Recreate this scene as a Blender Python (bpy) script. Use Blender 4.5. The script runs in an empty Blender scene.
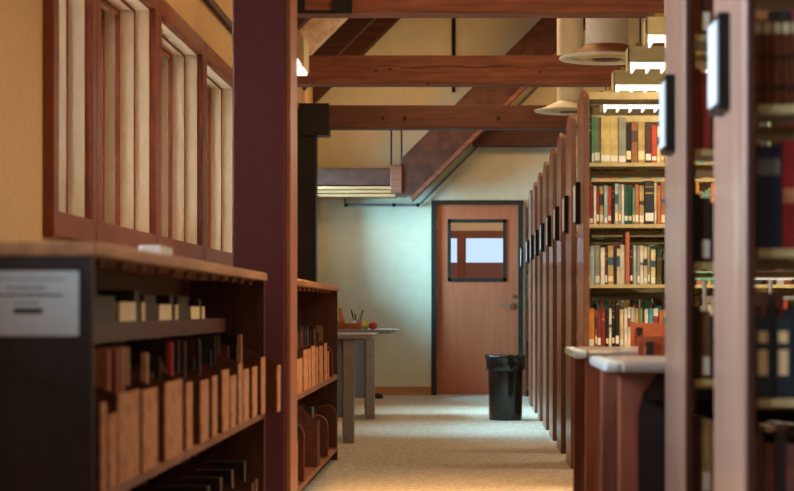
import bpy, bmesh, math, random
from mathutils import Vector
random.seed(7)
R = random.Random(11)
C = bpy.context.scene.collection
F = 2000.0; VX = 468.0; VY = 310.0; CH = 0.92      # focal length in pixels, vanishing point, eye height
def wx(px, Y): return (px - VX) / F * Y
def wz(py, Y): return CH + (VY - py) / F * Y

# ------------------------------------------------------------------ materials
def lin(c):
    c = c / 255.0
    return c / 12.92 if c <= 0.04045 else ((c + 0.055) / 1.055) ** 2.4
def rgb(r, g, b): return (lin(r), lin(g), lin(b), 1.0)
def newmat(name):
    m = bpy.data.materials.new(name); m.use_nodes = True
    nt = m.node_tree; b = nt.nodes['Principled BSDF']
    return m, nt, b
def noisy(name, c1, c2, scale=(4, 4, 4), nscale=3.0, rough=0.6, bump=0.0, metal=0.0, detail=4, spec=0.4, lo=0.35, hi=0.65, coat=0.0):
    m, nt, b = newmat(name)
    tc = nt.nodes.new('ShaderNodeTexCoord'); mp = nt.nodes.new('ShaderNodeMapping')
    mp.inputs['Scale'].default_value = scale
    n = nt.nodes.new('ShaderNodeTexNoise'); n.inputs['Scale'].default_value = nscale; n.inputs['Detail'].default_value = detail
    r = nt.nodes.new('ShaderNodeValToRGB')
    r.color_ramp.elements[0].position = lo; r.color_ramp.elements[0].color = rgb(*c1)
    r.color_ramp.elements[1].position = hi; r.color_ramp.elements[1].color = rgb(*c2)
    L = nt.links.new
    L(tc.outputs['Object'], mp.inputs[0]); L(mp.outputs[0], n.inputs['Vector']); L(n.outputs[0], r.inputs[0]); L(r.outputs[0], b.inputs['Base Color'])
    b.inputs['Roughness'].default_value = rough; b.inputs['Metallic'].default_value = metal
    b.inputs['Specular IOR Level'].default_value = spec
    b.inputs['Coat Weight'].default_value = coat
    if bump:
        bp = nt.nodes.new('ShaderNodeBump'); bp.inputs['Strength'].default_value = bump; bp.inputs['Distance'].default_value = 0.01
        L(n.outputs[0], bp.inputs['Height']); L(bp.outputs[0], b.inputs['Normal'])
    return m
def emis(name, col, s):
    m, nt, b = newmat(name)
    b.inputs['Base Color'].default_value = col
    b.inputs['Emission Color'].default_value = col; b.inputs['Emission Strength'].default_value = s
    return m
def glassm(name, tint=(0.9, 0.95, 1, 1)):
    m = bpy.data.materials.new(name); m.use_nodes = True; nt = m.node_tree; nt.nodes.clear()
    o = nt.nodes.new('ShaderNodeOutputMaterial'); t = nt.nodes.new('ShaderNodeBsdfTransparent'); g = nt.nodes.new('ShaderNodeBsdfGlossy')
    t.inputs[0].default_value = tint; g.inputs['Roughness'].default_value = 0.03
    fr = nt.nodes.new('ShaderNodeFresnel'); fr.inputs[0].default_value = 1.4; mx = nt.nodes.new('ShaderNodeMixShader')
    nt.links.new(fr.outputs[0], mx.inputs[0]); nt.links.new(t.outputs[0], mx.inputs[1]); nt.links.new(g.outputs[0], mx.inputs[2]); nt.links.new(mx.outputs[0], o.inputs[0])
    return m
def blindm(name, col):
    m = bpy.data.materials.new(name); m.use_nodes = True; nt = m.node_tree; nt.nodes.clear()
    o = nt.nodes.new('ShaderNodeOutputMaterial'); d = nt.nodes.new('ShaderNodeBsdfDiffuse'); t = nt.nodes.new('ShaderNodeBsdfTranslucent'); mx = nt.nodes.new('ShaderNodeMixShader')
    n = nt.nodes.new('ShaderNodeTexNoise'); n.inputs['Scale'].default_value = 60
    d.inputs[0].default_value = col; t.inputs[0].default_value = col; mx.inputs[0].default_value = 0.6
    nt.links.new(d.outputs[0], mx.inputs[1]); nt.links.new(t.outputs[0], mx.inputs[2]); nt.links.new(mx.outputs[0], o.inputs[0])
    return m

M = {}
M['wall'] = noisy('cream_plaster', (218, 182, 138), (224, 190, 146), nscale=6, rough=0.9, bump=0.05)
M['wall_far'] = noisy('pale_plaster', (210, 205, 180), (216, 211, 187), nscale=2, rough=0.9, bump=0.05)
M['ceil'] = noisy('ceiling_board', (150, 112, 66), (166, 126, 78), scale=(1, 8, 1), nscale=3, rough=0.85)
M['beam'] = noisy('timber_beam', (106, 58, 42), (140, 82, 60), scale=(1.2, 9, 14), nscale=2.2, rough=0.6, bump=0.35, detail=8)
M['beam_dark'] = noisy('timber_dark', (62, 30, 20), (82, 42, 28), scale=(1.2, 9, 14), nscale=2.2, rough=0.65, bump=0.3, detail=8)
M['beam_diag'] = noisy('timber_diagonal', (62, 30, 20), (88, 46, 30), scale=(5, 5, 5), nscale=1.8, rough=0.6, bump=0.3, detail=8)
M['rafter_lit'] = noisy('timber_lit', (176, 156, 142), (214, 196, 184), scale=(4, 8, 4), nscale=2.5, rough=0.8, bump=0.3, detail=8)  # light falling on this rafter is put into its pale colour
M['black_steel'] = noisy('dark_steel', (16, 14, 14), (26, 22, 20), rough=0.5, metal=0.3)
M['wood_red'] = noisy('red_brown_wood', (120, 62, 40), (140, 76, 50), scale=(10, 10, 0.8), nscale=3, rough=0.42, bump=0.08, detail=6)
M['casing'] = noisy('window_casing_wood', (128, 66, 44), (146, 78, 52), scale=(5, 1.2, 5), nscale=3, rough=0.45, bump=0.08, detail=6)
M['panel'] = noisy('stack_end_wood_lit', (138, 104, 88), (158, 124, 106), scale=(10, 10, 0.7), nscale=2.5, rough=0.36, bump=0.05, detail=6, coat=0.2)  # near stack ends: cool window sheen put into the paler colour
M['panel_row_unlit'] = noisy('stack_end_red_wood_unlit', (112, 62, 42), (136, 80, 56), scale=(10, 10, 0.7), nscale=2.5, rough=0.36, bump=0.05, detail=6, coat=0.2)  # row stack ends: lack of window light put into the darker colour
M['edge_shade'] = noisy('brown_edge_shade', (100, 68, 48), (112, 78, 56), rough=0.5)  # shade of the unlit front faces, put into the colour
M['case_dark'] = noisy('bookcase_dark_wood', (62, 30, 20), (84, 42, 28), scale=(8, 8, 0.8), nscale=3, rough=0.5, detail=6)
M['case_end'] = noisy('bookcase_end_wood', (34, 26, 24), (46, 34, 30), scale=(8, 8, 0.8), nscale=3, rough=0.5, detail=6)
M['case_top'] = noisy('bookcase_top_wood', (150, 100, 66), (184, 132, 92), scale=(8, 0.8, 8), nscale=3, rough=0.5, detail=6)
M['shelf_wood'] = noisy('shelf_wood', (122, 72, 48), (156, 98, 66), scale=(8, 0.8, 8), nscale=3, rough=0.5, detail=6)
M['steel_beige'] = noisy('beige_steel', (176, 158, 112), (190, 172, 126), nscale=8, rough=0.45)
M['column'] = noisy('column_paint', (92, 44, 58), (98, 48, 62), nscale=5, rough=0.4, spec=0.5)
M['column_edge'] = noisy('column_edge_wood', (150, 92, 72), (170, 108, 84), scale=(8, 8, 1), nscale=3, rough=0.4)
M['table_top'] = noisy('table_laminate', (150, 138, 132), (166, 154, 148), nscale=20, rough=0.3, coat=0.3)
M['table_edge'] = noisy('table_edge_pale', (196, 206, 208), (208, 216, 218), nscale=20, rough=0.35)
M['table_leg'] = noisy('table_leg_wood', (120, 64, 46), (150, 88, 66), scale=(10, 10, 0.8), nscale=3, rough=0.4)
M['table_under'] = noisy('table_apron_dark', (40, 24, 20), (54, 32, 26), rough=0.6)
M['chair'] = noisy('chair_wood', (170, 88, 56), (190, 104, 68), scale=(2, 8, 8), nscale=3, rough=0.45, detail=6)
M['desk_grey'] = noisy('desk_grey_metal', (104, 106, 110), (122, 124, 126), nscale=10, rough=0.4)
M['desk_leg'] = noisy('desk_leg_grey', (128, 122, 124), (140, 134, 134), nscale=10, rough=0.4)
M['desk_panel'] = noisy('desk_panel_slate', (100, 116, 130), (108, 124, 138), nscale=10, rough=0.5)
M['door'] = noisy('door_veneer', (172, 94, 62), (180, 102, 70), scale=(10, 10, 0.7), nscale=3, rough=0.5, detail=6)
M['door_frame'] = noisy('door_frame_green_black', (22, 28, 24), (34, 40, 34), rough=0.5)
M['baseboard'] = noisy('baseboard_oak', (170, 118, 76), (190, 138, 94), scale=(1, 8, 8), nscale=3, rough=0.5)
M['bag'] = noisy('bin_black_plastic', (10, 10, 12), (22, 22, 24), nscale=8, rough=0.18, spec=0.7, bump=0.5)
M['bin'] = noisy('bin_black_shell', (12, 11, 12), (20, 18, 18), nscale=4, rough=0.16, spec=0.7)
M['chrome'] = noisy('satin_metal', (170, 160, 140), (190, 180, 160), rough=0.3, metal=0.9)
M['white'] = noisy('white_card', (214, 214, 206), (226, 226, 220), rough=0.7)
M['card_blue'] = noisy('white_notice_paper', (196, 206, 210), (206, 214, 218), rough=0.6)
M['cream_card'] = noisy('cream_card', (236, 206, 156), (244, 216, 170), rough=0.8)
M['ink'] = noisy('printing_ink', (40, 40, 50), (60, 60, 70), rough=0.8)
M['duct'] = noisy('white_duct_paint', (206, 208, 206), (216, 218, 214), rough=0.5)
M['duct_in'] = noisy('diffuser_cream', (196, 178, 132), (206, 188, 144), rough=0.5)
M['lamp_body'] = noisy('lamp_housing_cream', (196, 190, 150), (206, 200, 162), rough=0.5)
M['lamp_tan'] = noisy('lamp_channel_tan', (160, 128, 86), (172, 138, 94), rough=0.6)
M['lamp_lit'] = emis('lit_diffuser', (1.0, 0.97, 0.9, 1), 1.0)
M['sconce_lit'] = emis('lit_sconce', (1.0, 0.95, 0.75, 1), 2.0)
M['green_lit'] = emis('lit_green_shade', (0.25, 0.9, 0.65, 1), 0.6)
M['pages'] = noisy('book_pages', (196, 180, 146), (210, 196, 160), scale=(30, 1, 1), nscale=8, rough=0.9)
M['file_tan'] = noisy('magazine_file_card', (160, 98, 64), (198, 138, 98), nscale=7, rough=0.8)
M['file_brown'] = noisy('magazine_file_brown', (78, 38, 26), (98, 50, 34), nscale=7, rough=0.8)
M['mag_dark'] = noisy('magazine_dark', (26, 20, 20), (40, 30, 28), rough=0.4)
M['plate_arch'] = noisy('bookend_bronze', (120, 62, 36), (142, 78, 46), rough=0.4)
M['brick'] = noisy('red_brick', (120, 50, 34), (168, 92, 66), nscale=14, rough=0.9)
M['pear'] = noisy('pear_skin', (150, 150, 60), (170, 168, 76), rough=0.45)
M['apple'] = noisy('apple_skin', (150, 38, 24), (186, 70, 40), rough=0.4)
M['wicker'] = noisy('tray_wood', (120, 66, 40), (150, 90, 58), rough=0.6)
M['reveal'] = noisy('reveal_cream_paint', (234, 220, 196), (240, 228, 206), nscale=4, rough=0.6)
M['glass'] = glassm('window_glass')
M['blind'] = blindm('cream_blind', rgb(240, 232, 218))

def carpet():
    m, nt, b = newmat('woven_carpet'); L = nt.links.new
    tc = nt.nodes.new('ShaderNodeTexCoord')
    ck = nt.nodes.new('ShaderNodeTexChecker'); ck.inputs['Scale'].default_value = 16
    ck.inputs[1].default_value = rgb(184, 176, 162); ck.inputs[2].default_value = rgb(158, 149, 136)
    n = nt.nodes.new('ShaderNodeTexNoise'); n.inputs['Scale'].default_value = 46; n.inputs['Detail'].default_value = 4
    r = nt.nodes.new('ShaderNodeValToRGB')
    r.color_ramp.elements[0].position = 0.35; r.color_ramp.elements[0].color = rgb(136, 126, 112)
    r.color_ramp.elements[1].position = 0.65; r.color_ramp.elements[1].color = rgb(204, 196, 182)
    mx = nt.nodes.new('ShaderNodeMix'); mx.data_type = 'RGBA'; mx.inputs[0].default_value = 0.55
    L(tc.outputs['Object'], ck.inputs[0]); L(tc.outputs['Object'], n.inputs['Vector']); L(n.outputs[0], r.inputs[0])
    L(ck.outputs[0], mx.inputs[6]); L(r.outputs[0], mx.inputs[7]); L(mx.outputs[2], b.inputs['Base Color'])
    bp = nt.nodes.new('ShaderNodeBump'); bp.inputs['Strength'].default_value = 0.5; bp.inputs['Distance'].default_value = 0.01
    L(n.outputs[0], bp.inputs['Height']); L(bp.outputs[0], b.inputs['Normal'])
    b.inputs['Roughness'].default_value = 0.95; b.inputs['Specular IOR Level'].default_value = 0.1
    return m
M['carpet'] = carpet()

_bm = {}
def bookmat(c, rough=0.5):
    k = tuple(c)
    if k not in _bm:
        d = tuple(max(0, int(v * 0.86)) for v in c)
        _bm[k] = noisy('book_cloth', d, c, scale=(3, 3, 3), nscale=9, rough=rough)
    return _bm[k]

# ------------------------------------------------------------------ mesh helpers
class MB:
    def __init__(s): s.v = []; s.f = []; s.m = []; s.mi = 0
    def box(s, x0, x1, y0, y1, z0, z1):
        i = len(s.v)
        s.v += [(x0, y0, z0), (x1, y0, z0), (x1, y1, z0), (x0, y1, z0), (x0, y0, z1), (x1, y0, z1), (x1, y1, z1), (x0, y1, z1)]
        s.f += [(i, i+3, i+2, i+1), (i+4, i+5, i+6, i+7), (i, i+1, i+5, i+4), (i+1, i+2, i+6, i+5), (i+2, i+3, i+7, i+6), (i+3, i, i+4, i+7)]
        s.m += [s.mi] * 6; return s
    def prism(s, pts, axis, a, b):
        """polygon pts extruded along axis; pts are the two other coordinates in order"""
        def mk(p, t):
            return {'x': (t, p[0], p[1]), 'y': (p[0], t, p[1]), 'z': (p[0], p[1], t)}[axis]
        i = len(s.v); n = len(pts)
        s.v += [mk(p, a) for p in pts] + [mk(p, b) for p in pts]
        s.f += [tuple(range(i, i+n)), tuple(reversed(range(i+n, i+2*n)))]
        for k in range(n):
            s.f.append((i+k, i+n+k, i+n+(k+1) % n, i+(k+1) % n))
        s.m += [s.mi] * (n + 2); return s
    def tube(s, pts, r, seg=10, caps=True):
        i0 = len(s.v); pts = [Vector(p) for p in pts]; rr = r if isinstance(r, (list, tuple)) else [r]*len(pts)
        for k, p in enumerate(pts):
            d = (pts[min(k+1, len(pts)-1)] - pts[max(k-1, 0)]).normalized()
            u = d.cross(Vector((0, 0, 1)));
            if u.length < 1e-3: u = d.cross(Vector((0, 1, 0)))
            u.normalize(); w = d.cross(u)
            for j in range(seg):
                a = 2*math.pi*j/seg; q = p + (u*math.cos(a) + w*math.sin(a))*rr[k]; s.v.append(tuple(q))
        for k in range(len(pts)-1):
            for j in range(seg):
                a = i0+k*seg+j; b = i0+k*seg+(j+1) % seg
                s.f.append((a, b, b+seg, a+seg)); s.m.append(s.mi)
        if caps:
            s.f.append(tuple(range(i0, i0+seg))); e = i0+(len(pts)-1)*seg; s.f.append(tuple(range(e, e+seg))); s.m += [s.mi]*2
        return s
    def lathe(s, cx, cy, prof, seg=32, wob=None):
        i0 = len(s.v)
        for k, (r, z) in enumerate(prof):
            for j in range(seg):
                a = 2*math.pi*j/seg; q = r*(1+(wob(k, a) if wob else 0)); s.v.append((cx+q*math.cos(a), cy+q*math.sin(a), z))
        for k in range(len(prof)-1):
            for j in range(seg):
                a = i0+k*seg+j; b = i0+k*seg+(j+1) % seg
                s.f.append((a, b, b+seg, a+seg)); s.m.append(s.mi)
        return s
    def build(s, name, mats, parent=None, bevel=0.0, smooth=False, org=None):
        me = bpy.data.meshes.new(name)
        if org is None:
            if parent is None:
                xs = [v[0] for v in s.v]; ys = [v[1] for v in s.v]; zs = [v[2] for v in s.v]
                org = ((min(xs)+max(xs))/2, (min(ys)+max(ys))/2, min(zs))
            else: org = (0, 0, 0)
        if parent is not None and parent.get('_abs'):
            po = parent['_abs']; org = tuple(po)
        me.from_pydata([(v[0]-org[0], v[1]-org[1], v[2]-org[2]) for v in s.v], [], s.f)
        if not isinstance(mats, (list, tuple)): mats = [mats]
        for m in mats: me.materials.append(m)
        for p, mi in zip(me.polygons, s.m): p.material_index = mi
        bm = bmesh.new(); bm.from_mesh(me); bmesh.ops.recalc_face_normals(bm, faces=bm.faces); bm.to_mesh(me); bm.free()
        if smooth:
            for p in me.polygons: p.use_smooth = True
        o = bpy.data.objects.new(name, me); C.objects.link(o)
        if parent is None: o.location = org; o['_abs'] = org
        else: o.parent = parent; o['_abs'] = org
        if bevel:
            b = o.modifiers.new('bevel', 'BEVEL'); b.width = bevel; b.segments = 2; b.limit_method = 'ANGLE'
        return o
def tag(o, label, cat, group=None, kind=None):
    if label: o['label'] = label
    if cat: o['category'] = cat
    if group: o['group'] = group
    if kind: o['kind'] = kind
    return o
def thing(name, loc, label, cat, group=None):
    o = bpy.data.objects.new(name, None); C.objects.link(o); o.location = loc; o['_abs'] = tuple(loc)
    return tag(o, label, cat, group)
def struct(name, mb, m, parent=None, bevel=0):
    o = mb.build(name, m, parent, bevel=bevel)
    if parent is None: o['kind'] = 'structure'
    return o

# ------------------------------------------------------------------ the room
WL = -1.66; YF = 21.64; WR = 6.4; YB = -4.0; RX = 2.4
def roofz(x): return CH + 4.3 + (x if x <= RX else 2*RX - x)
struct('floor', MB().box(WL-0.3, WR+0.3, YB-0.2, 26, -0.1, 0), M['carpet'])
# ceiling: two slopes
ce = MB()
for (xa, xb) in ((WL-0.4, RX), (RX, WR+0.4)):
    ce.prism([(xa, roofz(xa)), (xb, roofz(xb)), (xb, roofz(xb)+0.15), (xa, roofz(xa)+0.15)], 'y', YB-0.2, YF+0.3)
struct('ceiling', ce, M['ceil'])
# left wall with window openings
CW = 0.10
wins = [(7.80, 8.71), (8.71, 10.45), (10.45, 12.28), (12.28, 14.1)]
farwins = [(14.7, 16.2), (17.1, 18.9), (19.9, 21.3)]
unseen_near_wins = [(0.4, 2.1), (2.3, 4.0), (4.5, 6.4)]  # out-of-view windows, added to light the near stack ends
ZB, ZT = 1.21, 2.575
w = MB(); y = YB
TH = 0.34
allw = unseen_near_wins + wins + farwins
for (a, b) in allw:
    a2, b2 = a+CW, b-CW
    w.box(WL-TH, WL, y, a2, 0, roofz(WL))
    w.box(WL-TH, WL, a2, b2, 0, ZB+CW); w.box(WL-TH, WL, a2, b2, ZT-CW, roofz(WL)); y = b2
w.box(WL-TH, WL, y, YF, 0, roofz(WL))
struct('wall_left', w, M['wall'])
for k, (a, b) in enumerate(allw):
    r = bpy.data.objects.new('window_%d' % (k+1), None); C.objects.link(r); r.location = (WL, (a+b)/2, ZB); r['_abs'] = (WL, (a+b)/2, ZB); r['kind'] = 'structure'
    m = MB(); x0, x1 = WL, WL+0.045
    # mitred casing: four boards as prisms in the wall plane (y, z)
    A, B, c, d = a+0.006, b-0.006, ZB, ZT
    ia, ib, ic, idd = a+CW, b-CW, ZB+CW, ZT-CW
    for q in ([(A, c), (B, c), (ib, ic), (ia, ic)], [(B, c), (B, d), (ib, idd), (ib, ic)], [(B, d), (A, d), (ia, idd), (ib, idd)], [(A, d), (A, c), (ia, ic), (ia, idd)]):
        m.prism(q, 'x', x0, x1)
    m.build('window_frame', M['casing'], r, bevel=0.005)
    m = MB(); e = 0.006
    m.box(WL-0.22, WL+0.01, ia, ia+e, ic, idd); m.box(WL-0.22, WL+0.01, ib-e, ib, ic, idd); m.box(WL-0.22, WL+0.01, ia+e, ib-e, ic, ic+e); m.box(WL-0.22, WL+0.01, ia+e, ib-e, idd-e, idd)
    m.build('reveal_lining', M['reveal'], r)
    # thin stop bead half way down the reveal
    for bx, e, dd in ((WL-0.06, 0.012, 0.007), (WL-0.14, 0.024, 0.022)):
        m = MB()
        for (ya, yb, za, zb) in ((ia+0.006, ia+0.006+e, ic+0.006, idd-0.006), (ib-0.006-e, ib-0.006, ic+0.006, idd-0.006), (ia+0.006, ib-0.006, ic+0.006, ic+0.006+e), (ia+0.006, ib-0.006, idd-0.006-e, idd-0.006)):
            m.box(bx-dd, bx, ya, yb, za, zb)
        m.build('stop_bead', M['casing'], r)
    m = MB(); sx0, sx1 = WL-0.26, WL-0.22
    for (ya, yb, za, zb) in ((ia, ia+0.045, ic, idd), (ib-0.045, ib, ic, idd), (ia, ib, ic, ic+0.045), (ia, ib, idd-0.045, idd),
                             (ia+0.17, ia+0.20, ic, idd), (ib-0.20, ib-0.17, ic, idd), ((a+b)/2-0.02, (a+b)/2+0.02, ic, idd)):
        m.box(sx0, sx1, ya, yb, za, zb)
    m.build('sash', M['casing'], r)
    MB().box(WL-0.243, WL-0.237, ia+0.02, ib-0.02, ic+0.02, idd-0.02).build('window_pane', M['glass'], r)
    if 3 <= k < 7:
        MB().box(WL-0.30, WL-0.296, ia, ib, ic, idd).build('roller_blind', M['blind'], r)
# picture rail high on the left wall
struct('trim_1', MB().box(WL, WL+0.03, YB, YF, 2.86, 2.91), M['beam_dark'])
# far wall with door opening
k_ = YF/F
DX0, DX1, DZ = wx(431.3, YF), wx(523.3, YF), wz(200.5, YF)
fw = MB()
fw.box(WL, DX0, YF, YF+0.2, 0, DZ); fw.box(DX1, WR, YF, YF+0.2, 0, DZ)
fw.prism([(WL, DZ), (WR, DZ), (WR, roofz(WR)), (RX, roofz(RX)), (WL, roofz(WL))], 'y', YF, YF+0.2)
struct('wall_far', fw, M['wall_far'])
struct('wall_right', MB().box(WR, WR+0.2, YB, YF, 0, roofz(WR)), M['wall'])
struct('wall_back', MB().prism([(WL, 0), (WR, 0), (WR, roofz(WR)), (RX, roofz(RX)), (WL, roofz(WL))], 'y', YB-0.2, YB), M['wall'])
struct('baseboard_far', MB().box(WL, DX0, YF-0.02, YF, 0, 0.092), M['baseboard'])
struct('baseboard_left', MB().box(WL, WL+0.02, YB, YF-0.02, 0, 0.092), M['baseboard'])
# door
d = bpy.data.objects.new('door_1', None); C.objects.link(d); d.location = (0.1, YF, 0); d['_abs'] = (0.1, YF, 0); d['kind'] = 'structure'
sx0, sx1, sz = wx(436.6, YF), wx(518.5, YF), wz(204.3, YF)
m = MB(); m.box(DX0, sx0, YF-0.03, YF+0.2, 0, DZ); m.box(sx1, DX1, YF-0.03, YF+0.2, 0, DZ); m.box(sx0, sx1, YF-0.03, YF+0.2, sz, DZ)
m.build('door_frame', M['door_frame'], d)
gx0, gx1, gz1, gz0 = wx(449.5, YF), wx(504.5, YF), wz(221.3, YF), wz(280, YF)
m = MB(); ya, yb = YF+0.01, YF+0.055
m.box(sx0+0.003, gx0, ya, yb, 0.008, sz-0.003); m.box(gx1, sx1-0.003, ya, yb, 0.008, sz-0.003); m.box(gx0, gx1, ya, yb, 0.008, gz0); m.box(gx0, gx1, ya, yb, gz1, sz-0.003)
slab = m.build('door_leaf', M['door'], d)
ox0, ox1, oz1, oz0 = wx(447.6, YF), wx(506.4, YF), wz(219.2, YF), wz(281.4, YF)
m = MB(); t = 0.036
for (a, b, c, e) in ((ox0, ox0+t, oz0, oz1), (ox1-t, ox1, oz0, oz1), (ox0, ox1, oz0, oz0+t), (ox0, ox1, oz1-t, oz1)): m.box(a, b, ya-0.012, yb+0.01, c, e)
gf = m.build('vision_panel_frame', M['door_frame'], slab)
MB().box(gx0, gx1, ya+0.02, ya+0.026, gz0, gz1).build('vision_panel_glass', M['glass'], slab)
m = MB(); hz = wz(305, YF); hx = wx(512, YF)
m.tube([(hx, ya, hz), (hx, ya-0.05, hz), (hx-0.02, ya-0.055, hz), (hx-0.13, ya-0.055, hz-0.004)], 0.010); m.lathe(hx, 0, [(0, 0)], 3) if False else None
m.box(hx-0.022, hx+0.022, ya-0.012, ya, hz-0.03, hz+0.03)
m.build('door_handle', M['chrome'], slab)
MB().tube([(hx, ya, hz+0.1), (hx, ya-0.02, hz+0.1)], 0.02, 14).build('lock_cylinder', M['chrome'], slab)
MB().box(sx1-0.012, sx1+0.006, ya-0.012, ya, hz-0.07, hz+0.07).build('strike_plate', M['chrome'], slab)
m = MB()
for z in (0.3, 1.05, 1.8): m.tube([(sx0, ya-0.008, z), (sx0, ya-0.008, z+0.1)], 0.009)
m.build('hinge', M['chrome'], slab)
# lobby beyond the door
LY = 25.0
struct('floor_lobby', MB().box(-1.5, 2.0, YF+0.2, LY, 0, 0.002), M['carpet'])
lw = MB(); bx0, bx1, bz0, bz1 = wx(466, LY), wx(504, LY), wz(282, LY), wz(238, LY); nx0, nx1 = wx(448, LY), wx(457, LY)
lw.box(-1.5, nx0, LY, LY+0.12, 0, 2.8); lw.box(nx0, nx1, LY, LY+0.12, 0, bz0); lw.box(nx0, nx1, LY, LY+0.12, bz1, 2.8)
lw.box(nx1, bx0, LY, LY+0.12, 0, 2.8); lw.box(bx0, bx1, LY, LY+0.12, 0, bz0); lw.box(bx0, bx1, LY, LY+0.12, bz1, 2.8); lw.box(bx1, 2.0, LY, LY+0.12, 0, 2.8)
struct('wall_lobby', lw, M['wall'])
lf = MB()
lf.box(nx0-0.2, bx1+0.2, LY-0.03, LY, bz1, bz1+0.09); lf.box(nx1, bx0, LY-0.03, LY, bz0, bz1); lf.box(nx0-0.2, bx1+0.2, LY-0.03, LY, bz0-0.08, bz0)
struct('trim_2', lf, M['wood_red'])
struct('wall_lobby_side', MB().box(-1.6, -1.5, YF+0.2, LY, 0, 2.8).box(2.0, 2.1, YF+0.2, LY, 0, 2.8), M['wall'])
struct('ceiling_lobby', MB().box(-1.6, 2.1, YF+0.2, LY+0.12, 2.8, 2.9), M['wall'])
brk = MB().box(-2.5, 3.5, LY+3, LY+4, 0, wz(262.5, LY+3)).build('garden_wall', M['brick']); tag(brk, 'low red brick wall seen outside through the glass of the door', 'wall')
struct('ground_outside', MB().box(-12, 12, LY+0.12, LY+20, -0.1, 0), M['wall_far'])

# ------------------------------------------------------------------ timber structure
BZ0, BZ1 = 2.68, 2.905
def tie(Y, label, x0=WL, mat='beam'):
    b = thing('ceiling_beam', (0, Y, BZ0), label, 'beam', None)
    MB().box(x0, WR, Y-0.0, Y+0.22, BZ0, BZ1).build('beam_timber', M[mat], b, bevel=0.008)
    return b
bA = tie(11.85, 'nearest orange-brown timber tie beam crossing at the very top of the view', x0=-1.38)
o = MB().box(-1.38, -1.24, 11.86, 12.06, 0, BZ0).build('timber_post', M['beam_dark']); tag(o, 'timber post behind the purple column under the nearest tie beam', 'post')
m = MB()
Y = 11.83; a, b_ = wx(290, Y), wx(352, Y); c0, c1 = wx(305, Y), wx(333, Y); zz = wz(10.5, Y)
m.box(a, c0, Y-0.012, Y+0.02, BZ0-0.006, BZ1+0.01); m.box(c1, b_, Y-0.012, Y+0.02, BZ0-0.006, BZ1+0.01); m.box(c0, c1, Y-0.012, Y+0.02, BZ0-0.006, zz)
o = m.build('steel_bracket', M['black_steel'], bA); o['label'] = 'black steel bracket plate with a square opening'
bB = tie(15.58, 'second timber tie beam, brown with a long drying crack along it')
m = MB(); px = wx(320, 15.58); pts = []
for i in range(40):
    pts.append((px+i*0.062, 15.58-0.0005, 2.815+0.008*math.sin(i*0.9)+R.uniform(-0.003, 0.003)))
rr = [max(0.0008, 0.0028*math.sin(math.pi*i/39)*R.uniform(0.5, 1.2)) for i in range(40)]
o = m.tube(pts, rr, 6).build('drying_crack', M['black_steel'], bB)
m = MB()
for (xx, z) in ((376, 71), (428, 84), (390, 69), (540, 72)): m.tube([(wx(xx, 15.58), 15.579, wz(z, 15.58)), (wx(xx, 15.58), 15.575, wz(z, 15.58))], 0.012, 10)
m.build('timber_knot', M['beam_dark'], bB)
bC = tie(19.38, 'third, darker tie beam crossing just in front of the far wall', mat='beam_dark')
m = MB(); m.box(WL, wx(329, 19.38), 19.34, 19.62, 2.61, 2.92)
m.build('beam_seat', M['black_steel'], bC)
m = MB()
for xx in (383, 405, 498): m.tube([(wx(xx, 19.38), 19.38, wz(118, 19.38)), (wx(xx, 19.38), 19.365, wz(118, 19.38))], 0.016, 12)
m.build('bolt_head', M['black_steel'], bC)
o = MB().box(WL, wx(316, 19.38), 19.36, 19.60, 0, 2.61).build('timber_post', M['black_steel']); tag(o, 'nearly black post below the left end of the third tie beam', 'post')
ld = MB().box(0.05, WR, 21.42, YF, 2.68, 2.93).build('ledger_beam', M['beam_dark'], bevel=0.006); tag(ld, 'dark short beam against the far wall above the door', 'beam')
# truss foot on the far wall: horizontal chord, joint block and a long diagonal
Y0, Y1 = 21.16, 21.38
tr = thing('corner_truss', (-1, 21.2, 2.1), 'dark diagonal truss with a horizontal foot on the far wall, left of the door', 'truss')
m = MB().box(WL, wx(391, Y0), Y0, Y1, wz(185, Y0), wz(168, Y0)); m.build('bottom_chord', M['beam_diag'], tr, bevel=0.006)
x0 = wx(401, Y0); x1 = RX+0.6
m = MB().prism([(x0, CH+x0+2.31), (x0, CH+x0+1.95), (x0+0.12, CH+x0+0.12+1.80), (x1, CH+x1+1.80), (x1, CH+x1+2.31)], 'y', Y0, Y1)
m.build('diagonal_chord', M['beam_diag'], tr, bevel=0.006)
m = MB().prism([(x0+0.1, CH+x0+0.1+1.80), (x0+0.12, CH+x0+0.12+1.74), (x1, CH+x1+1.74), (x1, CH+x1+1.80)], 'y', Y0-0.05, Y1)
m.build('edge_board', M['beam'], tr)
MB().box(wx(390.5, Y0), wx(402, Y0), Y0-0.02, Y1, wz(193, Y0), wz(165, Y0)).build('joint_block', M['beam'], tr, bevel=0.005)
m = MB()
for i, (ya, yb, e) in enumerate(((186.3, 189.2, 0.0), (190, 192.6, -0.03), (193.4, 196.2, -0.08))):
    m.box(WL, wx(403, Y0)+e, Y0+0.0+i*0.03, Y1+0.2, wz(yb, Y0), wz(ya, Y0))
m.build('ledge_strip', M['baseboard'], tr)
for i, xx in enumerate((390.6, 401.0)):
    MB().tube([(wx(xx, 21.3), 21.5, wz(170, 21.5)), (wx(xx, 21.3), 21.5, 3.0)], 0.009, 8).build('hanger_rod', M['black_steel'], tr)
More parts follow.
